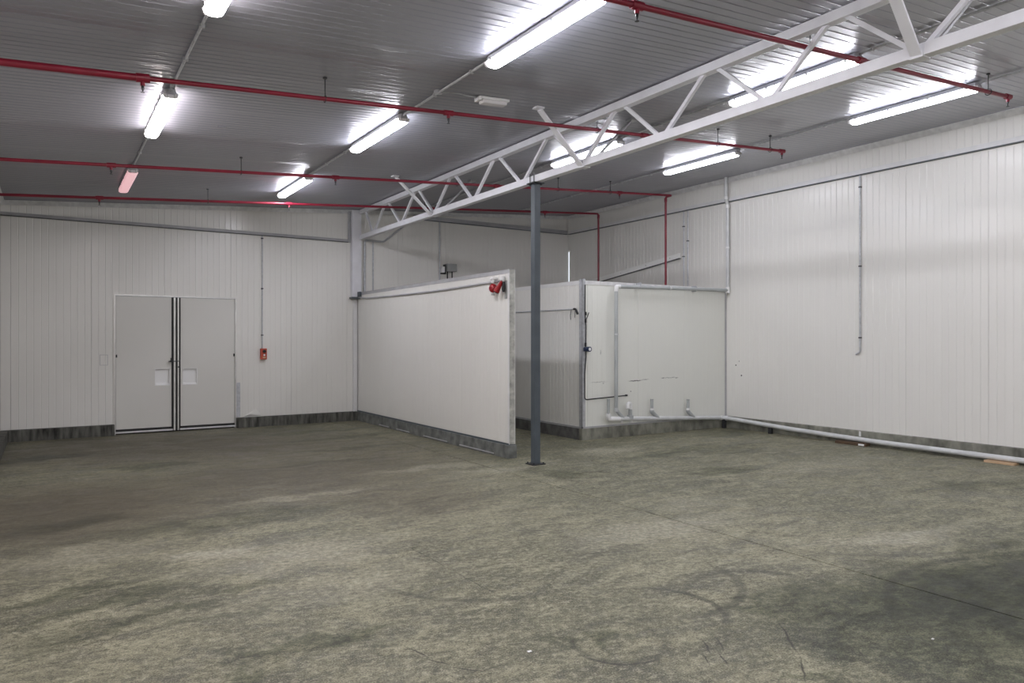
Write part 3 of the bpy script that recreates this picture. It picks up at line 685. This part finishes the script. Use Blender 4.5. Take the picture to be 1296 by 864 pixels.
# sagging cable and red alarms on the partition
bm = BM(); pts = [(PX0-.03, 13.90, 2.50), (PX0-.018, 13.4, 2.452), (PX0-.016, 12.2, 2.432), (PX0-.016, 10.6, 2.418), (PX0-.016, 9.6, 2.426), (PX0-.016, 8.75, 2.438), (PX0-.016, 8.42, 2.447)]
tube(bm, pts, .016, 8); tag(obj('partition_cable', bm, m_rail, None, True), 'thick grey cable sagging along the top of the partition', 'cable')
bm = BM(); box(bm, PX0-.05, PX0-.008, 13.72, 13.84, 2.50, 2.60, bev=.004); tag(obj('junction_box', bm, m_col), 'small grey junction box where the partition meets the wall post', 'box')
al = empty('alarm_sounder', (PX0-.006, 8.55, 2.36), 'round red alarm sounder, left of the pair on the partition', 'alarm', 'red alarms on the partition')
bm = BM(); prof = [(0.0, .042), (.02, .058), (.045, .064), (.07, .060), (.088, .045), (.094, .018)]
tube(bm, [(PX0-.02-d, 8.56-.0*d, 2.345) for d, r in prof], [r for d, r in prof], 20); obj('horn', bm, m_redg, al, True)
bm = BM(); rod(bm, (PX0-.07, 8.56, 2.42), (PX0-.07, 8.56, 2.475), .022, 12); box(bm, PX0-.10, PX0-.008, 8.53, 8.59, 2.47, 2.49, bev=.002); obj('mount', bm, m_white, al)
bm = BM(); rod(bm, (PX0-.118, 8.56, 2.345), (PX0-.112, 8.56, 2.345), .022, 14); obj('lens', bm, m_red, al, True)
bm = BM(); rod(bm, (PX0-.07, 8.56, 2.245), (PX0-.07, 8.56, 2.275), .024, 12); obj('base', bm, m_grey, al)
al2 = empty('alarm_horn', (PX0-.006, 8.36, 2.40), 'tilted red alarm horn with a black mount, right of the pair on the partition', 'alarm', 'red alarms on the partition')
bm = BM(); tube(bm, [(PX0-.06, 8.335, 2.425), (PX0-.07, 8.36, 2.39), (PX0-.085, 8.40, 2.33), (PX0-.095, 8.425, 2.295)], [.024, .028, .036, .046], 18); obj('horn', bm, m_redg, al2, True)
bm = BM(); tube(bm, [(PX0-.093, 8.421, 2.301), (PX0-.098, 8.433, 2.286)], [.040, .042], 18); obj('mouth', bm, m_rubber, al2, True)
bm = BM(); rod(bm, (PX0-.05, 8.34, 2.44), (PX0-.05, 8.34, 2.495), .034, 14); obj('mount', bm, m_pvcw, al2, True)
bm = BM(); tube(bm, [(PX0-.045, 8.315, 2.42), (PX0-.05, 8.315, 2.32), (PX0-.045, 8.315, 2.28)], [.016, .026, .016], 12); obj('driver', bm, m_rubber, al2, True)
bm = BM(); box(bm, PX0-.012, PX0-.002, 8.29, 8.35, 2.19, 2.44, bev=.002); obj('back_plate', bm, m_grey, al2)
# conduit with a valve handle on cold-room side
e = cond('wall_conduit', [(CX-.018, 13.8, 2.145), (CX-.018, 9.30, 2.132)], .012, m_galv, 'horizontal grey conduit along the side of the cold room')
vh = empty('hose_hook', (CX-.02, 9.27, 2.10), 'black hose hook with dangling wires at the end of the side conduit', 'hook')
bm = BM(); tube(bm, fillet([(CX-.02, 9.33, 2.135), (CX-.03, 9.27, 2.13), (CX-.035, 9.215, 2.05)], .03), [.018]*8, 10); obj('hose_end', bm, m_rubber, vh, True)
bm = BM(); tube(bm, [(CX-.02, 9.40, 2.12), (CX-.03, 9.41, 2.03), (CX-.02, 9.415, 1.96)], .005, 6); tube(bm, [(CX-.02, 9.30, 2.10), (CX-.03, 9.29, 1.99)], .004, 6); obj('wire', bm, m_dark, vh)
# black hose + gauge at cold-room corner
hs = empty('control_cable', (7.33, CY-.02, 1.5), 'black cable running down the cold room corner and along to the left of the pipes', 'cable')
bm = BM(); tube(bm, fillet([(7.315, CY-.025, 2.52), (7.315, CY-.022, 2.06), (7.335, CY-.025, 1.85), (7.33, CY-.025, 1.52), (7.335, CY-.025, 1.36), (7.312, CY-.02, 1.1), (7.312, CY-.02, .655), (8.22, CY-.02, .69)], .05), .009, 8); obj('cable_run', bm, m_dark, hs, True)
for z in (2.06, 1.94, 1.56): 
    bm = BM(); rod(bm, (7.325, CY-.028, z-.035), (7.325, CY-.028, z+.02), .017, 10); obj('connector', bm, m_rubber, hs, True)
bm = BM(); tube(bm, [(7.325, CY-.03, 1.95), (7.355, CY-.035, 2.0), (7.385, CY-.035, 2.07)], .007, 6); obj('loose_tail', bm, m_rubber, hs)
bm = BM(); box(bm, 8.19, 8.23, CY-.03, CY-.003, .675, .705, bev=.003); obj('end_clip', bm, m_dark, hs)
gg = empty('pressure_gauge', (7.36, CY-.03, 1.47), 'small round navy gauge with a white face on the cold room corner', 'gauge')
bm = BM(); rod(bm, (7.29, CY-.035, 1.475), (7.34, CY-.035, 1.475), .034, 14); obj('valve_body', bm, m_blue, gg, True)
bm = BM(); rod(bm, (7.365, CY-.01, 1.475), (7.365, CY-.085, 1.475), .042, 18); obj('gauge_rim', bm, m_blue, gg, True)
bm = BM(); rod(bm, (7.365, CY-.0855, 1.475), (7.365, CY-.088, 1.475), .025, 18); obj('dial', bm, m_white, gg, True)

# ------------------------------------------------------------------ plastic pipework
def sock(bm, p, q, r): rod(bm, p, q, r, 14)
PYf = CY-.10
pp = empty('drain_stack', (7.91, PYf, .35), 'grey plastic pipe rising on the cold room front and turning along its top edge', 'pipe')
bm = BM(); tube(bm, fillet([(8.07, PYf, .315), (7.912, PYf, .46), (7.912, PYf, 2.512), (10.628, PYf, 2.556)], .06, 6), .031, 14); obj('pipe_run', bm, m_pvcd, pp, True)
bm = BM(); tube(bm, fillet([(7.912, PYf, 2.43), (7.912, PYf, 2.512), (7.99, PYf, 2.513)], .06, 6), .037, 14); obj('elbow', bm, m_pvcw, pp, True)
for z in (1.72,): bm = BM(); rod(bm, (7.912, PYf, z-.012), (7.912, PYf, z+.012), .038, 14); obj('collar', bm, m_pvc, pp, True)
for x in (9.15,): bm = BM(); rod(bm, (x-.02, PYf, 2.532), (x+.02, PYf, 2.532), .038, 14); obj('collar', bm, m_pvc, pp, True)
bm = BM(); rod(bm, (7.912, PYf, .44), (7.912, PYf, .50), .037, 14); obj('collar', bm, m_pvc, pp, True)
for x in (8.45, 9.8):
    bm = BM(); box(bm, x-.012, x+.012, PYf-.02, CY-.008, 2.50, 2.60, bev=.002); obj('bracket', bm, m_galv, pp)
vs_ = empty('vent_pipe', (10.64, PYf, 2.56), 'vertical grey plastic pipe from the cold room top corner to the ceiling', 'pipe')
bm = BM(); tube(bm, fillet([(10.648, PYf, 2.50), (10.648, PYf, 4.16), (10.60, PYf, 4.24), (10.60, PYf, ceil(10.6)-.002)], .05, 5), .033, 14); obj('pipe_run', bm, m_pvc, vs_, True)
for (x, z, h) in ((10.648, 2.56, .055), (10.648, 4.12, .03), (10.60, 4.27, .025), (10.648, 3.35, .014)):
    bm = BM(); rod(bm, (x, PYf, z-h), (x, PYf, z+h), .041, 14); obj('collar', bm, m_pvcw, vs_, True)
# drain line: along cold room front, round the corner, down the right wall
dl = empty('drain_line', (9.2, PYf, .25), 'long grey plastic drain pipe along the cold room foot and the right wall', 'pipe')
PR = 10.535
line = [(7.80, PYf, .322), (8.3, PYf, .298), (9.6, PYf, .235), (PR-.03, PYf, .190), (PR-.01, 8.85, .183), (PR, 7.6, .122), (PR, 6.2, .082), (PR, 4.2, .066), (PR, 1.5, .060), (PR, YF+.1, .058)]
bm = BM(); tube(bm, fillet(line, .10, 4), .037, 16); obj('pipe_run', bm, m_pvc, dl, True)
bm = BM(); tube(bm, fillet([(PR-.10, PYf, .192), (PR-.02, PYf, .188), (PR-.01, PYf-.10, .184)], .05), .043, 14); obj('elbow', bm, m_pvcw, dl, True)
bm = BM(); tube(bm, fillet([(7.98, PYf, .312), (7.745, PYf, .322), (7.745, PYf, .41)], .08, 6), .043, 14); obj('elbow', bm, m_pvcw, dl, True)
bm = BM(); rod(bm, (7.745, PYf, .38), (7.745, PYf, .645), .024, 12); rod(bm, (7.745, PYf, .645), (7.745, PYf, .655), .027, 12); obj('riser', bm, m_pvcd, dl, True)
for y in (4.75,): bm = BM(); rod(bm, (PR, y-.04, .071), (PR, y+.04, .072), .0385, 16); obj('collar', bm, m_pvc, dl, True)
# u-bend riser
bm = BM(); rod(bm, (8.225, PYf, .30), (8.225, PYf, .36), .055, 14); rod(bm, (8.225, PYf, .36), (8.225, PYf, .50), .033, 14); obj('riser', bm, m_pvcd, dl, True)
bm = BM(); tube(bm, fillet([(8.225, PYf, .46), (8.225, PYf, .56), (8.15, PYf-.02, .56), (8.145, PYf-.03, .48)], .07, 6), .034, 14); obj('return_bend', bm, m_pvcw, dl, True)
bm = BM(); rod(bm, (8.145, PYf-.0305, .479), (8.145, PYf-.031, .476), .022, 12); obj('opening', bm, m_rubber, dl)
for x in (8.72, 9.60):
    z0 = .30-(x-8.3)*.048
    bm = BM(); tube(bm, fillet([(x+.14, PYf, z0), (x, PYf, z0+.11), (x, PYf, z0+.17)], .04), .036, 12); obj('wye_branch', bm, m_pvcd, dl, True)
    bm = BM(); rod(bm, (x, PYf, z0+.14), (x, PYf, z0+.175), .037, 12); obj('collar', bm, m_pvcw, dl, True)
    bm = BM(); rod(bm, (x, PYf, z0+.17), (x, PYf, z0+.32), .026, 12); obj('riser', bm, m_pvcd, dl, True)
    bm = BM(); rod(bm, (x, PYf, z0+.315), (x, PYf, z0+.33), .029, 12); obj('cap', bm, m_grey, dl)
for x in (8.02, 8.24):
    z0 = .30-(x-8.3)*.048
    bm = BM(); tube(bm, [(x, PYf-.005, z0-.035), (x, PYf-.005, z0-.06)], .022, 10); obj('drain_plug', bm, m_pvcw, dl, True)
for (x, y) in ((PR-.03, CY-.14), (PR, 8.0)):
    bm = BM(); box(bm, x-.03, x+.03, y-.03, y+.03, 0, .165 if y > 8.5 else .105, bev=.003); obj('support_block', bm, m_dark, dl)
bm = BM(); box(bm, XR-.085, XR-.075, 6.41, 6.44, .12, .20); obj('strap', bm, m_trim, dl)
# timber packers
bm = BM(); box(bm, PR-.10, PR+.04, 4.22, 4.58, 0, .029, bev=.002); tag(obj('timber_packer', bm, m_wood), 'pale timber offcut under the drain pipe near the right edge', 'timber')
bm = BM(); box(bm, PR-.10, PR+.03, 6.22, 6.72, 0, .043, bev=.002); tag(obj('timber_packer', bm, m_woodd), 'dark weathered timber packer under the drain pipe below the wall conduit', 'timber')
bm = BM(); box(bm, PR-.112, PR-.10, 6.24, 6.33, .008, .034, bev=.002); tag(obj('paper_scrap', bm, m_white), 'small white scrap stuck to the dark timber packer', 'scrap')
# slanted flashing on right wall
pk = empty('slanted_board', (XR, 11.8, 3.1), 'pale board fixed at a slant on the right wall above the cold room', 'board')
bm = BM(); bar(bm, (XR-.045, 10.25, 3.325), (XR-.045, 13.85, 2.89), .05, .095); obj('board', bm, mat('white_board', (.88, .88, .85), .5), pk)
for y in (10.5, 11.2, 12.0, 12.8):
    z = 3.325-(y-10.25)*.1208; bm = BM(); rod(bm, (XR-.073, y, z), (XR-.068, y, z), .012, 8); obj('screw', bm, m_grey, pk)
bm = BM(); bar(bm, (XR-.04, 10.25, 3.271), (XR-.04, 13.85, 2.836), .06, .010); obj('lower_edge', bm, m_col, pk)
# bits on the floor
for (x, y, s_, lab) in ((2.085, 3.05, .012, 'tiny white paint chip on the floor near the bottom centre'), (3.99, 2.0, .008, 'tiny white chip on the floor at the lower right')):
    bm = BM(); box(bm, x-s_, x+s_, y-s_*.6, y+s_*.7, 0, .006, bev=.002); tag(obj('paint_chip', bm, m_pvcw), lab, 'debris')
